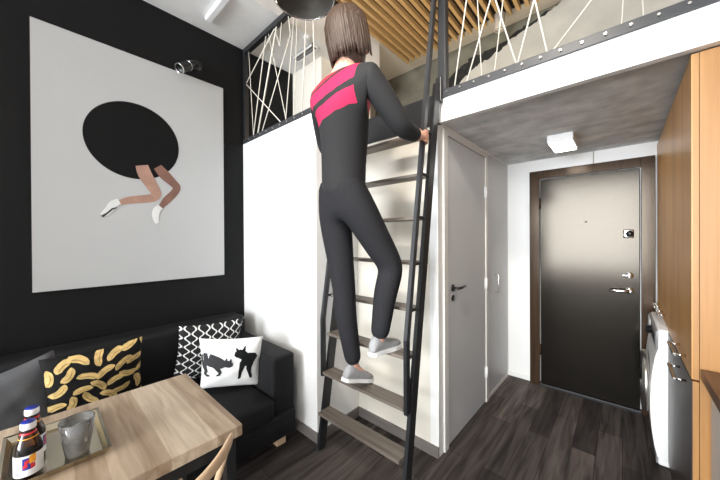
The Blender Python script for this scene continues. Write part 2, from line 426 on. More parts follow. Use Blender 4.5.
# loft back wall finish: pale plaster with a broken upper left edge
random.seed(3)
edge = [(-1.60, 2.30), (-1.58, 2.75), (-1.55, 3.02), (-1.45, 3.10), (-1.36, 3.21), (-1.22, 3.31), (-1.10, 3.34), (-.96, 3.38), (-.80, 3.46), (-.66, 3.50), (-.52, 3.56), (-.36, 3.615)]
def jag(pts, a, n):
    out = []
    for (x0, z0), (x1, z1) in zip(pts, pts[1:]):
        for k in range(n):
            t = k/n; out.append((x0+(x1-x0)*t+random.uniform(-a, a), z0+(z1-z0)*t+random.uniform(-a, a)))
    out.append(pts[-1]); return out
e1 = jag(edge, .014, 6)
pl = MB(); pl.prism([(x, WF-.03, z) for x, z in [(WR, 2.30)]+[(-1.60, 2.30)]+e1[1:]+[(WR, 3.615)]], (0, .03, 0), M['plaster'])
struct(pl.build('wall_far_plaster'), 'pale plaster layer with broken edge on loft wall')
up = jag([(-1.72, 2.30), (-1.72, 2.95), (-1.68, 3.10), (-1.58, 3.22), (-1.46, 3.36), (-1.30, 3.42), (-1.12, 3.44), (-.90, 3.48), (-.66, 3.54), (-.36, 3.615)], .02, 5)
bk = MB(); bk.prism([(x, WF-.015, z) for x, z in up+e1[::-1][1:]], (0, .015, 0), M['broken'])
struct(bk.build('trim_3'), 'dark broken render edge on loft wall')

# ------------------------------------------------------------------ entrance door
d = thing('door_1', 'brown metal entrance door with dark frame at hall end', 'door', (-.24, WF, 0)); d['kind'] = 'structure'
fr = MB(); DX0, DX1, DZ = -.672, .196, 2.063; y0 = WF-.05
fr.box(DX0, -.588, y0, WF, 0, DZ, M['door_frame'], .003).box(.116, DX1, y0, WF, 0, DZ, M['door_frame'], .003).box(-.588, .116, y0, WF, 1.985, DZ, M['door_frame'], .003)
fr.build('frame', parent=d)
box('leaf', -.580, .108, WF-.045, WF-.005, .03, 1.977, M['door_brown'], d, .004)
box('threshold', -.588, .116, WF-.055, WF, 0, .025, M['steel_black'], d, .003)
h = MB(); yy = WF-.045
h.lathe([(0, .012), (.026, .012), (.028, .008), (.028, 0)], M['chrome'], 24, (.045, yy, .985), (0, -1, 0)); h.tube([(.045, yy-.01, .985), (.045, yy-.05, .985)], .011, M['chrome'], 12)
h.tube([(.045, yy-.05, .985), (.01, yy-.055, .985), (-.05, yy-.055, .983), (-.075, yy-.05, .983)], [.012, .012, .011, .009], M['chrome'], 12)
h.build('lever_handle', parent=d)
t = MB(); t.lathe([(0, .012), (.026, .012), (.028, .008), (.028, 0)], M['chrome'], 24, (.045, yy, 1.11), (0, -1, 0)); t.box(.04, .05, yy-.035, yy-.01, 1.09, 1.13, M['chrome'], .003); t.box(.0, .045, yy-.034, yy-.026, 1.106, 1.116, M['chrome'], .003); t.build('thumb_turn', parent=d)
t = MB(); t.box(.008, .074, yy-.02, yy, 1.415, 1.485, M['chrome'], .008, 3); t.lathe([(0, .034), (.022, .034), (.026, .02), (.026, 0)], M['black_plastic'], 24, (.048, yy, 1.45), (0, -1, 0)); t.build('deadbolt', parent=d)
MB().lathe([(0, .008), (.007, .008), (.009, 0)], M['satin'], 16, (-.235, yy, 1.56), (0, -1, 0)).build('peephole', parent=d)
for z in (.35, 1.75): MB().tube([(-.584, yy-.008, z-.05), (-.584, yy-.008, z+.05)], .008, M['door_frame'], 10).build('hinge', parent=d)
local(d)
tag(box('wall_cable', -.188, -.180, WF-.008, WF, 2.066, 2.18, M['loft_grey']), 'thin grey cable cover running up above the entrance door', 'cable cover')

# ------------------------------------------------------------------ bathroom door in the hall wall (faces +X)
b = thing('door_2', 'plain grey interior door with black lever in hall wall', 'door', (XH, 2.22, 0)); b['kind'] = 'structure'
fr = MB()
fr.box(XH-.06, XH+.012, 1.795, 1.855, 0, 2.16, M['door_trim'], .003).box(XH-.06, XH+.012, 2.590, 2.645, 0, 2.16, M['door_trim'], .003).box(XH-.06, XH+.012, 1.855, 2.590, 2.115, 2.16, M['door_trim'], .003)
fr.build('frame', parent=b)
box('leaf', XH-.045, XH+.004, 1.860, 2.585, .012, 2.110, M['grey_door'], b, .002)
h = MB(); x = XH+.004
h.lathe([(0, .008), (.024, .008), (.025, 0)], M['black_plastic'], 24, (x, 1.935, 1.075), (1, 0, 0)); h.tube([(x, 1.935, 1.075), (x+.045, 1.935, 1.075)], .009, M['black_plastic']); h.tube([(x+.045, 1.93, 1.075), (x+.045, 2.0, 1.075), (x+.042, 2.055, 1.078)], .009, M['black_plastic']); h.build('lever_handle', parent=b)
h = MB(); h.lathe([(0, .006), (.021, .006), (.022, 0)], M['black_plastic'], 24, (x, 1.935, 1.005), (1, 0, 0)); h.build('keyhole_rosette', parent=b)
for z in (.265, 1.03, 1.815): MB().tube([(x+.010, 2.588, z-.045), (x+.010, 2.588, z+.045)], .009, M['white_plastic'], 12).box(x-.002, x+.006, 2.572, 2.604, z-.045, z+.045, M['white_plastic']).build('hinge', parent=b)
local(b)
# built-in wardrobe door
wd = thing('wardrobe_door', 'narrow grey built-in cupboard door with bow handle next to entrance', 'cupboard door', (XH, 2.95, 0))
box('door_panel', XH-.055, XH+.004, 2.652, 3.245, .04, 2.16, M['grey_door'], wd, .002)
h = MB(); h.tube([(XH+.004, 2.85, .915), (XH+.030, 2.85, .918), (XH+.034, 2.85, .93), (XH+.034, 2.85, 1.07), (XH+.030, 2.85, 1.082), (XH+.004, 2.85, 1.085)], .0055, M['chrome'], 10); h.build('bow_handle', parent=wd); local(wd)

# hall ceiling lamp
lt = thing('ceiling_light', 'white box lamp on concrete hall ceiling', 'ceiling light', (-.335, 2.70, 2.18))
box('lamp_body', -.415, -.255, 2.555, 2.87, 2.125, 2.18, M['white_plastic'], lt, .006); box('diffuser', -.405, -.265, 2.565, 2.86, 2.118, 2.126, M['lamp_on'], lt, .003); local(lt)
# vents and sensor on the soffit
def vent(y, x0, x1, d, label):
    v = thing('ceiling_vent', label, 'vent', ((x0+x1)/2, y, 3.2))
    f = MB(); f.box(x0, x1, y-d, y-d+.012, 3.182, 3.2, M['white_plastic']).box(x0, x1, y+d-.012, y+d, 3.182, 3.2, M['white_plastic']).box(x0, x0+.012, y-d, y+d, 3.182, 3.2, M['white_plastic']).box(x1-.012, x1, y-d, y+d, 3.182, 3.2, M['white_plastic']); f.build('frame', parent=v)
    g = MB(); g.box(x0, x1, y-d, y+d, 3.196, 3.2, M['black_plastic']); g.box(x0+.012, x1-.012, y-d*.3, y+d*.3, 3.184, 3.197, M['grey_plastic']); g.build('grille', parent=v); local(v)
vent(1.72, -2.40, -2.08, .04, 'slim white ceiling vent above the cream loft pier')
tl = thing('ceiling_light_bar', 'slim white ceiling bar on the soffit above the black wall', 'light bar', (-2.30, .93, 3.2))
box('housing', -2.47, -2.12, .905, .955, 3.17, 3.2, M['white_plastic'], tl, .004); box('diffuser', -2.46, -2.13, .912, .948, 3.166, 3.171, M['white_plastic'], tl); local(tl)
sn = MB(); sn.lathe([(0, -.022), (.02, -.022), (.03, -.012), (.032, 0)], M['white_plastic'], 20, (-2.06, 1.60, 3.2)); tag(sn.build('ceiling_sensor'), 'small round white sensor under the soffit edge behind the ropes', 'sensor')

# ------------------------------------------------------------------ slatted ceiling
sc = thing('slatted_ceiling', 'row of pine slats hung under the ceiling above the loft', 'slatted ceiling', (-.55, 1.6, CL))
bp_ = box('gap_shade_panel', -1.96, .84, .1, 3.05, 3.608, CL, M['gap_shade'], sc)  # dark sheet added to deepen the shaded gaps between slats
k = 0; x = -1.93; sm = None
while x < .8:
    if sm is None:
        o0 = MB().box(-.0150, .0150, -1.46, 1.46, -.027, .027, M['slat'], .002).build('slat', parent=sc); sm = o0.data; o = o0
    else:
        o = o0.copy(); C.objects.link(o); o.parent = sc
    o.location = (x+.55, 1.58-1.6, 3.578-CL); x += .076
bp_.matrix_parent_inverse = Matrix.Translation(-sc.location)
can = thing('ceiling_spotlight', 'grey cylinder spotlight hanging among the pine slats', 'spotlight', (-.86, 2.95, 3.545))
c_ = MB(); c_.lathe([(0, 0), (.045, 0), (.045, -.15), (.038, -.155), (.036, -.13), (0, -.13)], M['loft_grey'], 24, (-.86, 2.95, 3.545)); c_.build('lamp_body', parent=can)
MB().lathe([(0, -.132), (.034, -.132)], M['white_plastic'], 20, (-.86, 2.95, 3.545)).build('lens', parent=can); local(can)

# ------------------------------------------------------------------ loft railings with rope infill
RT = 3.2
def cord(a, b_, parent, r=.0042):
    MB().tube([a, b_], r, M['cord'], 6).build('cord', parent=parent)
ra = thing('loft_railing', 'black steel loft railing with white cords above white partition', 'railing', (-2.1, YB, 2.31))
MB().box(WL, XB, YB+.0, YB+.04, 2.31, 2.355, M['rail_grey'], .002).build('bottom_bar', parent=ra)
MB().box(WL, XB, YB+.0, YB+.04, RT-.045, RT, M['steel_black'], .002).build('top_bar', parent=ra)
MB().box(XB-.04, XB, YB+.04, YR+.02, RT-.045, RT, M['steel_black'], .002).build('side_top_bar', parent=ra)
MB().box(XB-.04, XB, YB+.04, YR+.02, 2.31, 2.355, M['rail_grey'], .002).build('side_bottom_bar', parent=ra)
MB().box(XB-.015, XB+.025, YR-.02, YR+.02, 2.31, RT, M['steel_black'], .002).build('post', parent=ra)
MB().box(WL, WL+.035, YB+.0, YB+.04, 2.355, RT-.045, M['steel_black'], .002).build('post', parent=ra)
def on(x, z): return (x, YB+.02, z)
zt, zb = RT-.03, 2.35
for a, b_, rr in [((-2.10, zt), (-2.617, 2.878), .0042), ((-2.617, 2.878), (-2.026, zb), .0042), ((-2.562, zt), (-2.482, zb), .003), ((-2.257, zt), (-2.488, zb), .0042), ((-2.09, zt), (-2.411, zb), .0068),
               ((-2.222, zt), (-1.962, zb), .0035), ((-1.90, 3.0), (-2.341, zb), .0042), ((-1.90, 3.0), (-1.93, zt), .0042), ((-1.845, zt), (-1.974, zb), .004), ((-1.805, zt), (-1.87, zb), .0035), ((-1.691, zt), (-1.764, zb), .005),
               ((-1.63, zt), (-1.605, zb), .0055), ((-2.02, zt), (-2.05, 2.98), .0035), ((-2.05, 2.98), (-2.13, zt), .0035)]:
    cord(on(*a), on(*b_), ra, rr)
for i, x in enumerate((-2.53, -2.43, -2.33, -2.23, -2.13, -2.03, -1.93, -1.83, -1.73, -1.63)):
    MB().tube([(x, YB-.004, 2.335), (x, YB+.002, 2.335)], .006, M['satin'], 8).build('bolt', parent=ra)
local(ra)
rb = thing('loft_railing', 'dark steel loft railing with white cords above the white fascia', 'railing', (0, YR, 2.30))
MB().box(-.862, WR, YR-.03, YR+.02, 2.30, 2.347, M['rail_grey'], .002).build('bottom_bar', parent=rb)
MB().box(-.862, WR, YR-.03, YR+.02, CL-.06, CL, M['steel_black'], .002).build('top_bar', parent=rb)
MB().box(-.862, -.812, YR-.03, YR+.02, 2.347, CL-.06, M['rail_grey'], .002).build('post', parent=rb)
def on2(x, z): return (x, YR-.005, z)
zt = CL-.07; zb = 2.345
# feet and the pixel-measured slope of each rope
for xb, xt, rr in [(-.765, -.577, .0042), (-.691, -.292, .0042), (-.417, -.731, .0042), (-.415, -.097, .0045), (-.277, -.493, .0045), (-.260, .82, .0042), (-.532, -.383, .0028), (-.60, -.66, .0028), (.0, .06, .0025), (.07, .02, .0025)]:
    cord(on2(xb, zb), on2(xt, zt), rb, rr)
x = -.80
while x < .8:
    e = MB(); e.tube([(x, YR-.030, 2.325), (x, YR-.040, 2.325)], .0052, M['satin'], 10); e.build('bolt', parent=rb)
    x += .083
local(rb)

# bedding on the loft
bd = thing('loft_mattress', 'dark olive covered mattress lying on the loft floor', 'mattress', (-.6, 2.6, 2.30))
box('mattress_body', -1.5, .6, 2.15, 3.2, 2.302, 2.46, M['olive_cloth'], bd, .04, 3); local(bd)

# ------------------------------------------------------------------ ladder
def LY(z): return 1.276+.16*z          # centre line of the stringers
ld = thing('loft_ladder', 'black steel ladder with brown wooden treads leaning on the loft', 'ladder', (-1.18, 1.276, 0))
XL, XR = -1.515, -.845
upv = (0, 1, -.16)
for x in (XL, XR):
    MB().bar((x, LY(0), 0.0), (x, LY(2.36), 2.36), .022, .062, M['steel_black'], up=upv, bev=.002).build('stringer', parent=ld)
for x in (XL, XR):
    h = MB(); off = .115
    h.bar((x, LY(.88)-off, .49), (x, LY(.88)-off, .885), .022, .034, M['steel_black'], up=(0, 1, 0), bev=.002)
    h.bar((x, LY(.88)-off, .88), (x, LY(3.15)-off, 3.15), .022, .034, M['rail_grey'], up=upv, bev=.002)
    hr = h.build('handrail', parent=ld)
    for z in (1.03, 1.28, 1.54, 1.79, 2.05):
        MB().tube([(x, LY(z)-off, z), (x, LY(z), z)], .008, M['steel_black'], 8).build('spacer', parent=hr)
    hk = MB(); hk.bar((x, LY(2.33), 2.33), (x, YR+.0-.032, 2.33), .02, .05, M['steel_black']); hk.box(x-.018, x+.018, YR-.06, YR-.032, 2.27, 2.42, M['steel_black'], .004); hk.build('hook_bracket', parent=ld)
for k in range(1, 9):
    z = .2555*k; yc = LY(z)
    MB().box(XL+.013, XR-.013, yc-.075, yc+.03, z-.005, z+.013, M['tread'], .002).build('tread', parent=ld)
local(ld)

# ------------------------------------------------------------------ kitchen side
XF = .207
tc_ = thing('tall_cabinet', 'tall oak kitchen cabinet with two doors at front end', 'cabinet', (.52, 2.15, 0))
box('carcass', XF+.022, .84, 1.752, 2.548, .0, 2.15, M['oak_edge'], tc_)
for z0, z1, hz in ((.85, 2.15, .905), (.06, .846, .797)):
    dm = MB().box(XF, XF+.003, 1.75, 2.547, z0+.002, z1-.002, M['oak'] if z0 > .5 else M['taupe']).box(XF+.003, XF+.020, 1.75, 2.547, z0+.002, z1-.002, M['oak_edge']); dr = dm.build('cabinet_door', parent=tc_)
    hd = MB(); hd.tube([(XF, 1.88, hz), (XF-.035, 1.88, hz)], .0055, M['chrome'], 10).tube([(XF, 2.06, hz), (XF-.035, 2.06, hz)], .0055, M['chrome'], 10).box(XF-.042, XF-.030, 1.865, 2.075, hz-.007, hz+.007, M['chrome'], .002)
    hd.build('bar_handle', parent=dr)
local(tc_)
wc = thing('wall_cabinet', 'oak cabinet with paired doors above washing machine', 'cabinet', (.52, 2.9, .87))
box('carcass', XF+.022, .84, 2.552, 3.268, .87, 2.15, M['oak_edge'], wc)
for ya, yb, yh in ((2.552, 2.908, 2.71), (2.912, 3.268, 3.0)):
    dr = box('cabinet_door', XF, XF+.020, ya, yb, .872, 2.148, M['oak'], wc, .001)
    hd = MB(); hz = .915
    hd.tube([(XF, yh, hz), (XF-.03, yh, hz)], .0055, M['chrome'], 10).tube([(XF, yh+.14, hz), (XF-.03, yh+.14, hz)], .0055, M['chrome'], 10).box(XF-.036, XF-.026, yh-.015, yh+.155, hz-.007, hz+.007, M['chrome'], .002)
    hd.build('bar_handle', parent=dr)
local(wc)
# base unit and worktop at the front end
bc = thing('base_cabinet', 'pale grey kitchen base cabinet under walnut worktop', 'cabinet', (.55, 1.4, 0))
box('carcass', .275, .84, .75, 1.745, .08, .858, M['white_plastic'], bc); box('plinth', .32, .82, .75, 1.745, 0, .08, M['black_plastic'], bc)
for ya, yb in ((.753, 1.248), (1.252, 1.742)): box('cabinet_door', .256, .274, ya, yb, .085, .855, M['grey_door'], bc, .002)
local(bc)
tag(box('worktop', .230, .845, .74, 1.748, .86, .90, M['walnut'], None, .003), 'dark walnut worktop ending against tall oak cabinet', 'worktop')

# washing machine
wm = thing('washing_machine', 'white front-loading washing machine under oak cabinet', 'washing machine', (.43, 2.86, 0))
WX, W0, W1, WT = .165, 2.562, 3.158, .852
bd_ = MB(); bd_.box(WX, .74, W0, W1, .012, WT, M['white_plastic'], .012, 3)
# bulging front sheet
pr = []
for i in range(13):
    t = i/12; z = .06+t*.66; pr.append((WX-.032*math.sin(PI*t)**.7-.002, z))
pts = [(x, W0+.004, z) for x, z in pr]+[(WX+.02, W0+.004, .72), (WX+.02, W0+.004, .06)]
bd_.prism(pts, (0, W1-W0-.008, 0), M['white_plastic'])
bd_.build('housing', parent=wm)
MB().box(WX-.012, WX+.02, W0+.006, W1-.006, .725, .842, M['grey_plastic'], .008, 3).build('control_panel', parent=wm)
cx = WX-.030; cy, cz = (W0+W1)/2, .42
dr = MB().lathe([(.125, .0), (.20, .0), (.205, .02), (.195, .034), (.150, .038), (.130, .03), (.125, .0)], M['satin'], 40, (cx, cy, cz), (-1, 0, 0)).build('door_ring', parent=wm)
MB().lathe([(.0, .045), (.06, .042), (.10, .032), (.132, .012), (.132, .0)], M['dark_glass'], 40, (cx, cy, cz), (-1, 0, 0)).build('porthole', parent=dr)
MB().box(cx-.05, cx-.03, cy-.165, cy-.14, cz-.05, cz+.05, M['black_plastic'], .006, 3).build('door_handle', parent=dr)
MB().lathe([(0, .03), (.022, .03), (.026, .006), (.03, 0)], M['black_plastic'], 24, (WX-.012, cy-.02, .785), (-1, 0, 0)).build('program_dial', parent=wm)
MB().box(WX-.017, WX-.01, W1-.21, W1-.03, .74, .83, M['white_plastic'], .004, 2).build('detergent_drawer', parent=wm)
MB().box(WX-.015, WX-.011, W0+.05, W0+.20, .765, .815, M['black_plastic'], .002).build('display', parent=wm)
MB().box(WX-.008, WX+.02, W0+.01, W1-.01, .015, .075, M['grey_plastic'], .004).build('kick_plate', parent=wm)
for yy_ in (W0+.05, W1-.05):
    for xx in (WX+.06, .68): MB().tube([(xx, yy_, 0), (xx, yy_, .02)], .02, M['black_plastic'], 12).build('foot', parent=wm)
local(wm)

# ------------------------------------------------------------------ poster
po = MB(); PX = WL+.003; py0, py1, pz0, pz1 = -.023, 1.105, 1.108, 2.752
po.box(PX, PX+.03, py0, py1, pz0, pz1, M['edge_dark'])
def flat(pts, m, lift): po.prism([(PX+.03+lift, y, z) for y, z in pts], (-.0005, 0, 0), m)
flat([(py0+.002, pz0+.002), (py1-.002, pz0+.002), (py1-.002, pz1-.002), (py0+.002, pz1-.002)], M['poster'], .0010)
flat([(  .478+.277*math.cos(2*PI*i/72), 2.133+.272*math.sin(2*PI*i/72)) for i in range(72)], M['poster_black'], .0020)
def limb(pts, m, lift):
    """pts: (y, z, half width) along a limb; a smooth outline"""
    pts = [(y, z, r*.84) for y, z, r in pts]; fine = []
    n = len(pts)
    for i in range(n-1):
        p0, p1, p2, p3 = pts[max(i-1, 0)], pts[i], pts[i+1], pts[min(i+2, n-1)]
        for k in range(6):
            t = k/6
            fine.append(tuple(.5*((2*p1[c])+(-p0[c]+p2[c])*t+(2*p0[c]-5*p1[c]+4*p2[c]-p3[c])*t*t+(-p0[c]+3*p1[c]-3*p2[c]+p3[c])*t**3) for c in range(3)))
    fine.append(pts[-1]); A = []; B = []
    for i, (y, z, r) in enumerate(fine):
        a = fine[max(i-1, 0)]; b2 = fine[min(i+1, len(fine)-1)]
        ty, tz = b2[0]-a[0], b2[1]-a[1]; l = math.hypot(ty, tz) or 1
        A.append((y-tz/l*r, z+ty/l*r)); B.append((y+tz/l*r, z-ty/l*r))
    flat(A+B[::-1], m, lift)
limb([(.612, 1.972, .036), (.66, 1.915, .044), (.715, 1.862, .036), (.738, 1.832, .033), (.722, 1.79, .03), (.672, 1.728, .032), (.632, 1.672, .021), (.615, 1.645, .019)], M['poster_skin2'], .0030)
limb([(.515, 1.965, .046), (.535, 1.90, .052), (.578, 1.82, .044), (.602, 1.772, .038), (.585, 1.738, .036), (.53, 1.722, .034), (.44, 1.703, .030), (.385, 1.680, .020), (.365, 1.672, .02)], M['poster_skin'], .0040)
limb([(.385, 1.690, .024), (.355, 1.672, .027), (.335, 1.638, .027), (.312, 1.604, .024), (.292, 1.588, .016)], M['poster_sock'], .0050)
limb([(.628, 1.672, .024), (.604, 1.645, .027), (.596, 1.61, .027), (.600, 1.57, .02), (.606, 1.545, .014)], M['poster_sock'], .0050)
flat([(.286, 1.584), (.300, 1.574), (.325, 1.602), (.350, 1.630), (.368, 1.640), (.372, 1.650), (.345, 1.640), (.315, 1.606)], M['cat_grey'], .0060)
tag(po.build('canvas_picture'), 'large pale print of bare legs dangling from a black disc on black wall', 'picture')
# wall spotlight over the poster
ws = thing('wall_spotlight', 'small black wall spotlight with chrome rims above poster', 'spotlight', (WL, .90, 2.87))
MB().lathe([(0, .022), (.036, .022), (.042, .014), (.042, 0)], M['black_plastic'], 28, (WL, .90, 2.87), (1, 0, 0)).lathe([(.042, .010), (.0435, .012), (.0415, .0145)], M['chrome'], 28, (WL, .90, 2.87), (1, 0, 0)).build('base', parent=ws)
MB().tube([(WL+.02, .90, 2.87), (WL+.075, .875, 2.85), (WL+.09, .83, 2.815)], .010, M['steel_black'], 10).build('arm', parent=ws)
ax = Vector((.045, -.115, -.105)).normalized(); st = Vector((WL+.085, .85, 2.835))
hd = MB().lathe([(0, 0), (.022, 0), (.028, .012), (.034, .05), (.036, .15), (.033, .162), (.028, .12), (0, .118)], M['black_plastic'], 28, st, ax).build('lamp_head', parent=ws)
MB().lathe([(.0355, .154), (.0375, .156), (.0375, .164), (.034, .165), (.033, .156)], M['chrome'], 28, st, ax).build('rim', parent=hd)
MB().lathe([(.033, .060), (.0365, .060), (.0365, .063), (.033, .063)], M['chrome'], 28, st, ax).build('collar', parent=hd)
local(ws)

# pendant over the table
pd = thing('pendant_lamp', 'dark dome pendant lamp with thin bright rim hanging above the table end', 'pendant lamp', (-1.285, .98, CL))
pc = (-1.285, .98); zb = 2.735
M['pend_in'] = mat('satin_grey_lamp_inside', (120, 116, 110), .35, metal=.6, noise=.04, nscale=20)
sh = MB(); sh.lathe([(.166, 0), (.163, .05), (.145, .11), (.105, .165), (.05, .195), (.02, .20)], M['black_plastic'], 48, (*pc, zb)); sh.lathe([(.161, .002), (.158, .05), (.140, .108), (.10, .16), (.05, .188), (0, .192)], M['pend_in'], 48, (*pc, zb)); s_ = sh.build('lamp_shade', parent=pd)
MB().lathe([(.166, 0), (.169, .002), (.167, .008), (.162, .006), (.161, .002), (.166, 0)], M['chrome'], 48, (*pc, zb)).build('rim', parent=s_)
MB().tube([(*pc, zb+.2), (*pc, CL-.03)], .004, M['black_plastic'], 8).build('cable', parent=pd)
MB().lathe([(.0, -.03), (.045, -.03), (.05, 0)], M['black_plastic'], 28, (*pc, CL)).build('ceiling_rose', parent=pd)
MB().lathe([(.0, .085), (.02, .09), (.03, .11), (.03, .13), (.018, .16), (.014, .19)], M['white_plastic'], 20, (*pc, zb)).build('bulb', parent=pd)
local(pd)

# ------------------------------------------------------------------ sofa
sf = thing('sofa', 'black upholstered sofa against the black wall', 'sofa', (-2.14, .2, 0))
SY0, SY1 = -.95, 1.222
box('base', -2.60, -1.70, SY0+.02, SY1-.01, .075, .235, M['sofa'], sf, .018, 3)
ym = (SY0+.18+SY1-.185)/2
for a, c in ((SY0+.185, ym-.003), (ym+.003, SY1-.188)): box('seat_cushion', -2.42, -1.675, a, c, .235, .375, M['sofa'], sf, .03, 4)
box('backrest', -2.625, -2.40, SY0+.02, SY1-.02, .22, .775, M['sofa'], sf, .04, 4)
for a, c in ((SY0, SY0+.18), (SY1-.18, SY1)): box('armrest', -2.60, -1.725, a, c, .075, .622, M['sofa'], sf, .025, 4)
for x in (-1.78, -2.55):
    for y in (SY0+.12, SY1-.10): MB().box(x-.025, x+.03, y-.035, y+.035, 0, .078, M['chair'], .004).build('leg', parent=sf)
local(sf)

# ------------------------------------------------------------------ cushions
def cushion(name, w, h, t, m, prints=(), n=20, mback=None, pinch=.07):
    """pillow in its own frame: x across, z up, +y is the face looking into the room. prints: (polygon in -1..1, material)"""
    mb = MB(); mi = mb.mi(m)
    def surf(u, v, s):
        e = (1-abs(u)**2.6)*(1-abs(v)**2.6); y = s*t*.5*max(0, e)**.55
        kx = 1-pinch*(1-abs(v)**2)*1.0; kz = 1-pinch*(1-abs(u)**2)*1.0
        wr = .004*math.sin(u*9+v*4)*math.sin(v*7-u*3)*max(0, e)
        return Vector((u*w/2*kx, y+wr*s, v*h/2*kz))
    uvl = mb.bm.loops.layers.uv.new('UVMap')
    for s in (1, -1):
        g = [[mb.bm.verts.new(surf(-1+2*i/n, -1+2*j/n, s)) for j in range(n+1)] for i in range(n+1)]
        for i in range(n):
            for j in range(n):
                q = (g[i][j], g[i+1][j], g[i+1][j+1], g[i][j+1])
                f = mb.bm.faces.new(q if s < 0 else q[::-1]); f.smooth = True; f.material_index = mi
                uvq = [(i/n, j/n), ((i+1)/n, j/n), ((i+1)/n, (j+1)/n), (i/n, (j+1)/n)]
                if s > 0: uvq = uvq[::-1]
                for lp, q_ in zip(f.loops, uvq): lp[uvl].uv = q_
    bmesh.ops.remove_doubles(mb.bm, verts=mb.bm.verts[:], dist=1e-5)
    for polys, pm in prints:
        k = mb.mi(pm)
        for strip in polys:          # strip: list of (uA,vA,uB,vB) rungs
            prev = None
            for (ua, va, ub, vb) in strip:
                cur = []
                for q in range(5):
                    u = ua+(ub-ua)*q/4; v = va+(vb-va)*q/4
                    u = max(-.985, min(.985, u)); v = max(-.985, min(.985, v))
                    p = surf(u, v, 1); p.y += .0022+.0008*(pm is M['gold_dark']); cur.append(mb.bm.verts.new(p))
                if prev:
                    for q in range(4):
                        f = mb.bm.faces.new((prev[q], prev[q+1], cur[q+1], cur[q])); f.material_index = k; f.smooth = True
                prev = cur
    me = bpy.data.meshes.new(name); mb.bm.to_mesh(me); mb.bm.free()
    for x in mb.mats: me.materials.append(x)
    o = bpy.data.objects.new(name, me); C.objects.link(o); return o
def place(o, loc, yaw, lean, roll):
    """face turned to +X (into the room), yaw about z, lean back, roll in its own plane"""
    R = Matrix.Rotation(yaw, 4, 'Z') @ Matrix.Rotation(-PI/2, 4, 'Z') @ Matrix.Rotation(lean, 4, 'X') @ Matrix.Rotation(roll, 4, 'Y')
    o.matrix_world = Matrix.Translation(loc) @ R
def banana(cx, cy, ang, ln, wd, bend):
    out = []; n = 9
    for i in range(n+1):
        t = i/n; a = (t-.5)*bend
        r = ln/bend
        x = r*math.sin(a); y = r*(1-math.cos(a))
        w_ = wd*min(1, (math.sin(PI*min(1, max(0, t)))**.55)*1.05+.16)
        nx, ny = -math.sin(a), math.cos(a)
        pa = (x-nx*w_/2, y-ny*w_/2); pb = (x+nx*w_/2, y+ny*w_/2)
        c, s = math.cos(ang), math.sin(ang)
        out.append((cx+pa[0]*c-pa[1]*s, cy+pa[0]*s+pa[1]*c, cx+pb[0]*c-pb[1]*s, cy+pb[0]*s+pb[1]*c))
    return out
# cushion u axis: seen from the room, +x of the cushion frame after placing runs towards -Y, so mirror u
def mir(strip): return [(-a, b_, -c, d_) for a, b_, c, d_ in strip]
rb_ = random.Random(11); bl = []
for r_i in range(6):
    for c_i in range(6):
        bl.append((-.86+c_i*.345+(.16 if r_i % 2 else 0)+rb_.uniform(-.05, .05), -.86+r_i*.345+rb_.uniform(-.05, .05), rb_.choice((-1.2, -.7, -.2, .3, .8, 1.2, 1.6))+rb_.uniform(-.25, .25), rb_.uniform(.40, .50), .155, rb_.choice((-1.35, -1.1, 1.1, 1.35))))
M['bprints'] = [([mir(banana(x, y, a, l, w_, be)) for x, y, a, l, w_, be in bl], M['gold']), ([mir(banana(x+.02*math.sin(a), y-.02*math.cos(a), a, l*.7, w_*.10, be)) for x, y, a, l, w_, be in bl], M['gold_dark'])]
c1 = cushion('cushion', .43, .45, .15, M['black_cloth'], M['bprints'])
tag(c1, 'black cushion printed with gold bananas on the sofa', 'cushion', 'cushions on the sofa')
c2 = cushion('cushion', .43, .43, .15, M['grey_cloth']); tag(c2, 'plain charcoal grey cushion leaning left of the banana print', 'cushion', 'cushions on the sofa')
c3 = cushion('cushion', .45, .44, .14, M['pattern']); tag(c3, 'black and white oval patterned cushion behind the cat cushion', 'cushion', 'cushions on the sofa')
# cats in u,v (u rightwards as seen)
def poly_strip(rows): return [(a, y, b_, y) for y, a, b_ in rows]
def blob(cx, cy, rx, ry, n=10):
    return [(cx-rx*math.sqrt(max(0, 1-t*t)), cy+ry*t, cx+rx*math.sqrt(max(0, 1-t*t)), cy+ry*t) for t in [(-1+2*i/n)*.999 for i in range(n+1)]]
def seg(pts):
    out = []
    for i, (x, y, r) in enumerate(pts):
        a = pts[max(i-1, 0)]; c = pts[min(i+1, len(pts)-1)]; tx, ty = c[0]-a[0], c[1]-a[1]; l = math.hypot(tx, ty) or 1
        out.append((x-ty/l*r, y+tx/l*r, x+ty/l*r, y-tx/l*r))
    return out
cat1 = [seg([(-.99, .30, .10), (-.85, .34, .22), (-.62, .30, .25), (-.40, .22, .22), (-.26, .18, .19), (-.14, .18, .12)]),             # body with arched back
        seg([(-.28, .22, .08), (-.14, .20, .14), (-.04, .16, .14), (.05, .10, .10), (.08, .07, .03)]), seg([(-.12, .30, .05), (-.10, .40, .012)]), seg([(.02, .26, .05), (.04, .38, .012)]),
        seg([(-.86, .22, .13), (-.86, .02, .08), (-.80, -.14, .06), (-.84, -.26, .05), (-.76, -.32, .05), (-.68, -.32, .03)]),
        seg([(-.46, .10, .11), (-.38, -.06, .07), (-.32, -.18, .055), (-.36, -.27, .045), (-.44, -.30, .03)])]
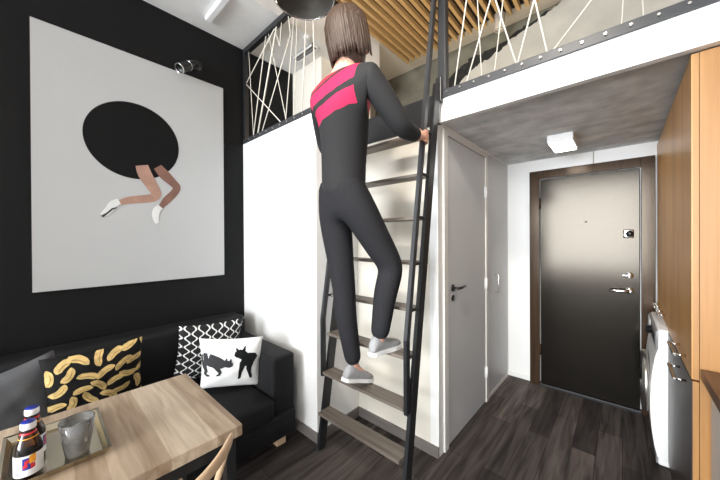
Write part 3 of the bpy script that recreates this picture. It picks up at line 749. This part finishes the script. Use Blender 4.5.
cat2 = [seg([(.97, .22, .12), (.90, .26, .22), (.74, .28, .25), (.58, .28, .24), (.50, .30, .18)]),
        seg([(.62, .42, .14), (.52, .50, .16), (.44, .54, .16), (.34, .50, .12), (.29, .46, .05)]), seg([(.38, .62, .06), (.31, .76, .012)]), seg([(.56, .64, .06), (.60, .80, .012)]),
        seg([(.56, .20, .11), (.52, -.02, .085), (.46, -.24, .055), (.44, -.44, .045), (.40, -.50, .03)]),
        seg([(.80, .12, .12), (.76, -.08, .085), (.78, -.26, .055), (.82, -.46, .045), (.80, -.50, .03)])]
cat2 = [[(a-.12, b_, c-.12, d_) for a, b_, c, d_ in st0] for st0 in cat2]
c4 = cushion('cushion', .40, .385, .12, M['white_cloth'], [([mir(s) for s in cat1], M['cat_grey']), ([mir(s) for s in cat2], M['cat_dark'])])
tag(c4, 'white cushion with two dark cats printed on it', 'cushion', 'cushions on the sofa')
place(c1, (-2.23, .225, .612), 0, math.radians(-14), math.radians(3))
place(c2, (-2.29, -.095, .575), math.radians(4), math.radians(-10), math.radians(16))
place(c3, (-2.275, .85, .603), math.radians(-2), math.radians(-12), math.radians(-4))
place(c4, (-2.0, .89, .572), math.radians(-34), math.radians(-12), math.radians(-3))

# ------------------------------------------------------------------ table
tb = thing('dining_table', 'wooden dining table with black metal legs', 'table', (-1.325, -.11, 0))
TX0, TX1, TY0, TY1 = -1.63, -1.025, -.75, .495
box('tabletop', TX0, TX1, TY0, TY1, .71, .75, M['tabletop'], tb, .003)
ap = MB(); q = .03
ap.box(TX1-.055, TX1-.02, TY0+.05, TY1-.05, .66, .709, M['steel_black']).box(TX0+.02, TX0+.055, TY0+.05, TY1-.05, .66, .709, M['steel_black']).box(TX0+.055, TX1-.055, TY1-.05, TY1-.015, .66, .709, M['steel_black']).box(TX0+.055, TX1-.055, TY0+.015, TY0+.05, .66, .709, M['steel_black'])
ap.build('apron', parent=tb)
for x in (TX0+.0375, TX1-.0375):
    for y in (TY0+.0325, TY1-.0325): box('leg', x-.0175, x+.0175, y-.0175, y+.0175, 0, .709, M['steel_black'], tb, .002)
local(tb)
# tray
tr = MB(); a0, a1, b0, b1 = -1.505, -1.195, -.075, .150; z = .751
def ring(i, zz): return [(a0+i, b0+i, zz), (a1-i, b0+i, zz), (a1-i, b1-i, zz), (a0+i, b1-i, zz)]
prev = None; loops = [ring(.012, z), ring(0, z+.018), ring(-.004, z+.022), ring(.004, z+.020), ring(.015, z+.004)]
lv = [[tr.bm.verts.new(p) for p in l] for l in loops]; tr.mi(M['tray'])
for A, B in zip(lv, lv[1:]):
    for i in range(4): tr.bm.faces.new((A[i], A[(i+1) % 4], B[(i+1) % 4], B[i]))
tr.bm.faces.new(lv[-1]); tr.bm.faces.new(lv[0][::-1])
tag(tr.build('serving_tray'), 'champagne metal tray on the dining table', 'tray')
# bottles
def bottle(x, y, ang, label):
    r = thing('glass_bottle', label, 'bottle', (x, y, .7552), 'small bottles on the tray')
    o = MB().lathe([(0, .002), (.024, .0), (.0285, .004), (.0285, .082), (.026, .094), (.018, .118), (.0135, .134), (.0135, .150), (0, .150)], M['brown_glass'], 32).build('bottle_body', parent=r)
    cp = MB().lathe([(.0148, .138), (.0160, .140), (.0160, .152), (.0150, .156)], M['label_white'], 24).lathe([(.0150, .156), (.0135, .1585), (0, .159)], M['label_blue'], 24).build('cap', parent=r)
    lb = MB()
    def patch(t0, t1, z0, z1, m, rr, n=10, slant=0.):
        k = lb.mi(m)
        vs = [[lb.bm.verts.new((rr*math.cos(t0+(t1-t0)*i/n), rr*math.sin(t0+(t1-t0)*i/n), zz+slant*(i/n))) for zz in (z0, z1)] for i in range(n+1)]
        for i in range(n):
            f = lb.bm.faces.new((vs[i][0], vs[i+1][0], vs[i+1][1], vs[i][1])); f.material_index = k; f.smooth = True
    patch(0, 2*PI, .018, .074, M['label_white'], .0288, 40)
    # an emblem towards the viewer: blue block, red figure shapes and a yellow-orange disc, small print below
    patch(.15, .85, .036, .068, M['label_blue'], .0290, 8)
    patch(.30, .62, .050, .060, M['label_red'], .0292, 6, .004); patch(.20, .50, .040, .049, M['label_red'], .0292, 6, .003)
    patch(.62, 1.05, .050, .072, M['label_orange'], .0292, 8, .003); patch(.70, 1.0, .036, .049, M['label_red'], .0293, 6, .002)
    for q in range(3): patch(-.45+.12*q, -.37+.12*q, .026, .031, M['label_text'], .0290, 2)
    l_ = lb.build('label', parent=r)
    for c in (o, cp, l_): pass
    nk = MB().lathe([(.0166, .1255), (.0152, .1305)], M['label_red'], 24).lathe([(.0200, .1145), (.0192, .1165)], M['label_orange'], 24).build('neck_label', parent=r)
    r.rotation_euler = (0, 0, ang); return r
bottle(-1.241, -.020, math.radians(-32), 'brown glass bottle with white label nearest tray corner')
bottle(-1.335, -.014, math.radians(40), 'brown glass bottle standing behind the other bottle')
# glass
gl = thing('drinking_glass', 'faceted glass tumbler of water on the tray', 'glass', (-1.262, .080, .7552))
MB().lathe([(0, .001), (.024, 0), (.028, .004), (.0355, .055), (.0425, .108), (.0400, .108), (.033, .055), (.026, .012), (0, .011)], M['glass'], 32).build('glass_body', parent=gl)
MB().lathe([(0, .0125), (.0255, .0130), (.0322, .055), (.0338, .066), (0, .066)], M['water'], 32).build('water', parent=gl)

# ------------------------------------------------------------------ chair
ch = thing('dining_chair', 'pale wooden chair with curved top rail and spindle back beside the table', 'chair', (-1.10, .19, 0))
cyc = .19; xc = -.843
cr = MB(); npt = 17; rows = []
for i in range(npt):
    t = -1+2*i/(npt-1); y = cyc+.245*t; x = xc-.135*abs(t)**2.2
    hgt = .036+.024*(abs(t)**1.5 if abs(t) < .86 else .86**1.5*(1-((abs(t)-.86)/.14)**2*.55)); th = .015
    zc = .765-.012*(1-abs(t))
    lean_ = .012
    rows.append([cr.bm.verts.new(p) for p in ((x-th, y, zc-hgt/2), (x-th*.9+lean_, y, zc+hgt/2*.7), (x+lean_, y, zc+hgt/2), (x+th*.9+lean_, y, zc+hgt/2*.7), (x+th, y, zc-hgt/2), (x, y, zc-hgt/2-.004))])
cr.mi(M['chair'])
for A, B in zip(rows, rows[1:]):
    for j in range(6):
        f = cr.bm.faces.new((A[j], A[(j+1) % 6], B[(j+1) % 6], B[j])); f.smooth = True
cr.bm.faces.new(rows[0]); cr.bm.faces.new(rows[-1][::-1])
o = cr.build('top_rail', parent=ch); md = o.modifiers.new('s', 'SUBSURF'); md.levels = md.render_levels = 2
for t in (-.88, -.45, 0, .45, .88):
    y = cyc+.245*t; x = xc-.135*abs(t)**2.2
    MB().tube([(x, y, .757), (x-.045, cyc+.225*t, .62), (x-.06+.0, cyc+.19*t, .452)], [.010, .0105, .009], M['chair'], 10).build('spindle', parent=ch)
st_ = MB().box(-1.36, -.915, cyc-.20, cyc+.20, .425, .455, M['chair'], .012, 4).build('seat', parent=ch)
for sx, sy in ((-1, -1), (-1, 1), (1, -1), (1, 1)):
    MB().tube([(-1.14+sx*.165, cyc+sy*.15, .43), (-1.14+sx*.20, cyc+sy*.185, 0)], [.017, .012], M['chair'], 12).build('leg', parent=ch)
for sy in (-1, 1): MB().tube([(-1.14-.185, cyc+sy*.168, .2), (-1.14+.185, cyc+sy*.168, .2)], .008, M['chair'], 8).build('stretcher', parent=ch)
local(ch)

# ------------------------------------------------------------------ person on the ladder
def skin_mesh(joints, edges, sub=2):
    """joints: name -> (x,y,z,r); returns an evaluated bmesh"""
    names = list(joints); me = bpy.data.meshes.new('tmp')
    me.from_pydata([joints[n][:3] for n in names], [(names.index(a), names.index(b_)) for a, b_ in edges], [])
    o = bpy.data.objects.new('tmp', me); C.objects.link(o)
    o.modifiers.new('skin', 'SKIN'); s2 = o.modifiers.new('sub', 'SUBSURF'); s2.levels = s2.render_levels = sub
    for v, n in zip(me.skin_vertices[0].data, names):
        r = joints[n][3]; v.radius = (r, r) if not isinstance(r, tuple) else r
    me.skin_vertices[0].data[0].use_root = True
    dg = bpy.context.evaluated_depsgraph_get(); bpy.context.view_layer.update(); dg.update()
    ev = o.evaluated_get(dg); m2 = ev.to_mesh(); bm = bmesh.new(); bm.from_mesh(m2); ev.to_mesh_clear()
    bpy.data.objects.remove(o); bpy.data.meshes.remove(me)
    for f in bm.faces: f.smooth = True
    return bm
def chain(*n): return list(zip(n, n[1:]))
PE = (-1.14, 1.135, 1.66)
J = dict(pelvis=(*PE, .125), waist=(-1.125, 1.12, 1.84, .115), chest=(-1.085, 1.09, 2.05, .130), upper=(-1.06, 1.065, 2.19, .095), neck=(-1.045, 1.058, 2.29, .052), skull=(-1.035, 1.075, 2.40, .06),
         shL=(-1.235, 1.05, 2.175, .062), elL=(-1.40, 1.24, 1.98, .042), wrL=(-1.49, 1.435, 2.085, .027), haL=(-1.50, 1.468, 2.105, .024),
         shR=(-.885, 1.055, 2.185, .062), elR=(-.805, 1.215, 1.965, .042), wrR=(-.832, 1.42, 1.985, .027), haR=(-.838, 1.452, 1.992, .024),
         hiL=(-1.225, 1.14, 1.59, .095), knL=(-1.205, 1.195, 1.135, .062), anL=(-1.185, 1.262, .655, .040), toL=(-1.175, 1.345, .575, .034),
         hiR=(-1.055, 1.14, 1.60, .095), knR=(-.955, 1.325, 1.26, .064), anR=(-1.000, 1.262, .850, .040), toR=(-.995, 1.365, .812, .034))
E_ = chain('pelvis', 'waist', 'chest', 'upper', 'neck', 'skull')+chain('upper', 'shL', 'elL', 'wrL', 'haL')+chain('upper', 'shR', 'elR', 'wrR', 'haR')+chain('pelvis', 'hiL', 'knL', 'anL', 'toL')+chain('pelvis', 'hiR', 'knR', 'anR', 'toR')
thin = {k: (*v[:3], v[3]*.72 if k not in ('neck', 'skull', 'wrL', 'wrR', 'haL', 'haR') else v[3]) for k, v in J.items()}
body = MB()
def addbm(mb, bm, m, mtx=None): mb._add(bm, m, smooth=True, mtx=mtx)
addbm(body, skin_mesh(thin, E_), M['skin'])
# hands: palm, four fingers and a thumb closed round the rail
def hand(mb, wrist, rail, axis, fwd, side):
    """rail: point on the rail under the palm; axis: rail direction; fwd: from wrist towards the rail; side: +1/-1 outward"""
    ax_ = Vector(axis).normalized(); fw_ = Vector(fwd).normalized(); fw_ = (fw_-ax_*fw_.dot(ax_)).normalized(); ou = ax_.cross(fw_)*side
    rl = Vector(rail); w_ = Vector(wrist)
    kn = rl-fw_*.030+ou*.020
    palm = {'w': (*w_, .024), 'p0': (*(w_*.45+(kn)*.55), .026), 'k1': (*(kn+ax_*.026), .016), 'k2': (*(kn+ax_*.008), .0165), 'k3': (*(kn-ax_*.010), .016), 'k4': (*(kn-ax_*.026), .0145)}
    addbm(mb, skin_mesh(palm, chain('w', 'p0')+[('p0', 'k1'), ('p0', 'k2'), ('p0', 'k3'), ('p0', 'k4')]), M['skin'])
    for a_, ln, r in ((.028, .95, .0088), (.009, 1.05, .0092), (-.010, 1.0, .009), (-.028, .82, .0080)):
        base = kn+ax_*a_*.95
        p1 = rl+ax_*a_-fw_*.004+ou*.028*1.0; p2 = rl+ax_*a_+fw_*.024*ln+ou*.016; p3 = rl+ax_*a_+fw_*.027*ln-ou*.010
        addbm(mb, skin_mesh({'a': (*base, r*1.1), 'b': (*p1, r*1.05), 'c': (*p2, r), 'd': (*p3, r*.85)}, chain('a', 'b', 'c', 'd')), M['skin'])
    t0 = w_*.55+kn*.45+ax_*.018-ou*.004; t1 = rl-fw_*.028+ax_*.040-ou*.016; t2 = rl-fw_*.004+ax_*.050-ou*.027; t3 = rl+fw_*.018+ax_*.052-ou*.020
    addbm(mb, skin_mesh({'a': (*t0, .015), 'b': (*t1, .012), 'c': (*t2, .0105), 'd': (*t3, .009)}, chain('a', 'b', 'c', 'd')), M['skin'])
railz = lambda z: LY(z)-.115
rax = (0, .16, 1)
hand(body, J['wrR'][:3], (XR, railz(1.995), 1.995), rax, (0, 1, .0), -1)
hand(body, J['wrL'][:3], (XL, railz(2.11), 2.11), rax, (0, 1, .0), 1)
# head
def head_bm():
    bm = bmesh.new(); bmesh.ops.create_uvsphere(bm, u_segments=40, v_segments=28, radius=1)
    for v in bm.verts:
        x, y, z = v.co       # +y is the face
        sx = .078*(1-.10*max(0, -z)**1.5-.16*max(0, -z)*max(0, y)); sy = .098; sz = .118
        if z < 0: sy *= 1-.10*(-z)*(1 if y < 0 else .2)
        q = Vector((x*sx, y*sy, z*sz))
        if y > 0:
            q.y *= 1-.10*max(0, .35-abs(x))*0
            nose = math.exp(-(x/.17)**2)*max(0, math.exp(-((z+.18)/.16)**2)+.55*math.exp(-((z+.0)/.18)**2)); q.y += .020*nose
            for s in (-1, 1): q.y -= .010*math.exp(-((x-s*.40)/.18)**2-((z-.06)/.13)**2)
            q.y += .006*math.exp(-(x/.32)**2-((z+.52)/.09)**2); q.y += .008*math.exp(-(x/.3)**2-((z+.85)/.16)**2)
        v.co = q
    for f in bm.faces: f.smooth = True
    return bm
hc = Vector((-1.035, 1.085, 2.455)); HM = Matrix.Translation(hc) @ Matrix.Rotation(math.radians(-12), 4, 'Z') @ Matrix.Rotation(math.radians(14), 4, 'X')
addbm(body, head_bm(), M['skin'], HM)
for s in (-1, 1):
    e = bmesh.new(); bmesh.ops.create_uvsphere(e, u_segments=16, v_segments=10, radius=1)
    for v in e.verts: v.co = Vector((v.co.x*.011+s*.079, v.co.y*.021-.006, v.co.z*.032-.008))
    addbm(body, e, M['skin'], HM)
    e = bmesh.new(); bmesh.ops.create_uvsphere(e, u_segments=16, v_segments=10, radius=.0125)
    for v in e.verts: v.co += Vector((s*.031, .076, .008))
    addbm(body, e, M['eye'], HM)
    e = bmesh.new(); bmesh.ops.create_uvsphere(e, u_segments=12, v_segments=8, radius=.006)
    for v in e.verts: v.co += Vector((s*.031, .0855, .008))
    addbm(body, e, M['iris'], HM)
e = bmesh.new(); bmesh.ops.create_uvsphere(e, u_segments=18, v_segments=8, radius=1)
for v in e.verts: v.co = Vector((v.co.x*.024, v.co.y*.008+.094-.10*(v.co.x*.024)**2/.024, v.co.z*.007-.062))
addbm(body, e, M['lip'], HM)
person = body.build('person')
tag(person, 'person in pink banded sweater and charcoal trousers climbing the ladder', 'person')
# sweater (torso and sleeves), trousers, shoes, hair
sw = MB(); f_ = lambda n, k=1.12: (*J[n][:3], J[n][3]*k)
hem = (-1.138, 1.135, 1.70, .140)
cuffR = Vector(J['elR'][:3]).lerp(Vector(J['wrR'][:3]), .86); cuffL = Vector(J['elL'][:3]).lerp(Vector(J['wrL'][:3]), .86)
S = dict(hem2=(-1.142, 1.137, 1.62, .128), hem=(-1.138, 1.132, 1.72, .132), waist=f_('waist', 1.14), chest=f_('chest', 1.12), upper=f_('upper', 1.12), collar=(-1.047, 1.058, 2.265, .066), shL=f_('shL', 1.18), elL=f_('elL', 1.3), cL=(*cuffL, .038), shR=f_('shR', 1.18), elR=f_('elR', 1.35), cR=(*cuffR, .040))
sb_ = skin_mesh(S, chain('hem2', 'hem', 'waist')+chain('waist', 'chest', 'upper', 'collar')+chain('upper', 'shL', 'elL', 'cL')+chain('upper', 'shR', 'elR', 'cR'))
for v in sb_.verts: pass
k1 = M['sweater']
addbm(sw, sb_, k1)
sw.build('sweater', parent=person)
tr_ = MB(); T = dict(wst=(-1.134, 1.13, 1.78, .118), pelvis=(*PE, .135), hiL=(*J['hiL'][:3], .108), knL=(*J['knL'][:3], .072), cfL=(*J['knL'][:3], .06), anL=(-1.187, 1.258, .668, .050), hiR=(*J['hiR'][:3], .108), knR=(*J['knR'][:3], .076), anR=(-1.0, 1.264, .862, .052))
T['thL'] = (*Vector(J['hiL'][:3]).lerp(Vector(J['knL'][:3]), .5), .086); T['thR'] = (*Vector(J['hiR'][:3]).lerp(Vector(J['knR'][:3]), .5), .090)
T['shL'] = (*(Vector(J['knL'][:3]).lerp(Vector((-1.187, 1.256, .70)), .4)+Vector((0, -.015, 0))), .066); T['shR'] = (*(Vector(J['knR'][:3]).lerp(Vector((-1.0, 1.265, .89)), .4)+Vector((0, -.015, 0))), .069)
T.pop('cfL')
addbm(tr_, skin_mesh(T, chain('wst', 'pelvis', 'hiL', 'thL', 'knL', 'shL', 'anL')+chain('pelvis', 'hiR', 'thR', 'knR', 'shR', 'anR')), M['trouser'])
tr_.build('trousers', parent=person)
def shoe(heel, toe, up):
    """from heel point to toe point along the sole"""
    a = Vector(heel); b_ = Vector(toe); t = (b_-a); ln = t.length; t.normalize(); u = Vector(up); u = (u-t*u.dot(t)).normalized(); s_ = t.cross(u)
    def sec(f, w, h0, h1): # ring around the foot at fraction f
        c = a+t*(ln*f); out = []
        for i in range(14):
            an = 2*PI*i/14; out.append(c+s_*w*math.cos(an)*(1 if math.sin(an) > -.2 else .96)+u*((h0+h1)/2+(h1-h0)/2*math.sin(an)))
        return out
    st = [(0, .012, .012, .05), (.03, .027, .006, .085), (.16, .033, .004, .115), (.30, .034, .006, .110), (.48, .037, .006, .078), (.68, .045, .006, .062), (.84, .043, .008, .052), (.95, .030, .012, .042), (1, .010, .018, .034)]
    up_ = MB(); rg = [[up_.bm.verts.new(p) for p in sec(*q_)] for q_ in st]; up_.mi(M['shoe'])
    for A, B in zip(rg, rg[1:]):
        for i in range(14): f = up_.bm.faces.new((A[i], A[(i+1) % 14], B[(i+1) % 14], B[i])); f.smooth = True
    up_.bm.faces.new(rg[0]); up_.bm.faces.new(rg[-1])
    o = up_.build('shoe', parent=person); md = o.modifiers.new('s', 'SUBSURF'); md.levels = md.render_levels = 1
    so = MB(); pts = []
    wd = [(0, .020), (.05, .031), (.2, .036), (.4, .036), (.68, .048), (.85, .046), (.96, .030), (1.02, .012)]
    L_ = [a+t*(ln*f)+s_*w_ for f, w_ in wd]; R_ = [a+t*(ln*f)-s_*w_ for f, w_ in wd]
    so.prism(L_+R_[::-1], u*.020, M['sole']); so.build('sole', parent=o)
shoe((-1.195, 1.175, .598), (-1.178, 1.405, .527), (0, .3, 1))
shoe((-1.008, 1.20, .785), (-.995, 1.445, .781), (0, 0, 1))
# hair: cap over the skull and shoulder-length fall
hb = bmesh.new(); bmesh.ops.create_uvsphere(hb, u_segments=40, v_segments=28, radius=1)
for v in hb.verts:
    x, y, z = v.co; q = Vector((x*.092, y*.110-.008, z*.126+.010))
    if z < .1 and y < .45:
        dn = max(0, .1-z); q.z -= dn*.06; q.y -= .012*dn; q.x *= 1+.02*dn
    q += Vector((math.sin(x*31+z*3), math.sin(y*27), 0))*.0026
    v.co = q
dl = [f for f in hb.faces if f.calc_center_median().y > .045 and f.calc_center_median().z < .065]
bmesh.ops.delete(hb, geom=dl, context='FACES')
for f in hb.faces: f.smooth = True
hm = MB(); addbm(hm, hb, M['hair'], HM)
rh = random.Random(5)
for i in range(78):
    ph = math.radians(-205+230*(i+.5)/78+rh.uniform(-2, 2))       # round the back from ear to ear
    ln_ = rh.uniform(.16, .205); pts = []
    for j in range(7):
        t = j/6; th = math.radians(18+ (88-18)*min(1, t*1.6)); drop = max(0, t-.6)/.4
        k_ = 1.06+.02*rh.random()
        pts.append(HM @ Vector((math.cos(ph)*math.sin(th)*.092*k_*(1+.04*drop), math.sin(ph)*math.sin(th)*.110*k_-.008-.006*drop, math.cos(th)*.126*k_+.010-drop*ln_*.72)))
    hm.tube(pts, [.005, .009, .0105, .011, .0105, .008, .002], M['hair'], 6)
hr_ = hm.build('hair', parent=person)
md = hr_.modifiers.new('t', 'SOLIDIFY'); md.thickness = .008

# ------------------------------------------------------------------ light
def area(name, loc, rot, sx, sy, power, col=(1, 1, 1)):
    l = bpy.data.lights.new(name, 'AREA'); l.shape = 'RECTANGLE'; l.size = sx; l.size_y = sy; l.energy = power; l.color = col
    o = bpy.data.objects.new(name, l); C.objects.link(o); o.location = loc; o.rotation_euler = rot; return o
area('window_daylight', ((wx0+wx1)/2, WB-.03, (wz0+wz1)/2), (PI/2, 0, 0), wx1-wx0-.1, wz1-wz0-.1, 570, (.92, .965, 1))
# (rotation points the lamp into the room, +Y)
sp = bpy.data.lights.new('recess_fill_spot', 'SPOT'); sp.energy = 210; sp.spot_size = math.radians(62); sp.spot_blend = .9; sp.shadow_soft_size = .14; sp.color = (1, .93, .84)  # added fill without a fixture, brightens the wall behind the ladder
so_ = bpy.data.objects.new('recess_fill_spot', sp); C.objects.link(so_); so_.location = (-.25, -.35, 3.45)
so_.rotation_euler = (Vector((-1.05, 1.73, 1.75))-so_.location).to_track_quat('-Z', 'Y').to_euler()
lp = bpy.data.lights.new('loft_fill', 'POINT'); lp.energy = 14; lp.shadow_soft_size = .09; lp.color = (1, .84, .62)  # added warm fill, no lamp body, lifts the slats and loft ceiling
lo_ = bpy.data.objects.new('loft_fill', lp); C.objects.link(lo_); lo_.location = (-1.05, 2.45, 2.68)
W = bpy.data.worlds.new('World'); bpy.context.scene.world = W; W.use_nodes = True
bg = W.node_tree.nodes['Background']; bg.inputs[0].default_value = (.85, .92, 1, 1); bg.inputs[1].default_value = .9

# ------------------------------------------------------------------ camera
yaw, pitch, roll = .7331, -.0039, -.0052
fw = Vector((-math.sin(yaw)*math.cos(pitch), math.cos(yaw)*math.cos(pitch), math.sin(pitch)))
r0 = Vector((math.cos(yaw), math.sin(yaw), 0)); u0 = r0.cross(fw)
rt = r0*math.cos(roll)+u0*math.sin(roll); uu = u0*math.cos(roll)-r0*math.sin(roll)
cam = bpy.data.cameras.new('camera'); co = bpy.data.objects.new('camera', cam); C.objects.link(co)
cam.sensor_width = 36; cam.lens = 290.7/720*36; cam.clip_start = .02
co.matrix_world = Matrix.Translation((0, 0, 1.42)) @ Matrix((rt, uu, -fw)).transposed().to_4x4()
bpy.context.scene.camera = co
vs = bpy.context.scene.view_settings
vs.view_transform = 'Standard'; vs.look = 'None'; vs.exposure = .38; vs.gamma = 1; vs.use_curve_mapping = False
cy_ = bpy.context.scene.cycles if hasattr(bpy.context.scene, 'cycles') else None
if cy_:
    cy_.max_bounces = 10; cy_.diffuse_bounces = 6; cy_.use_denoising = True
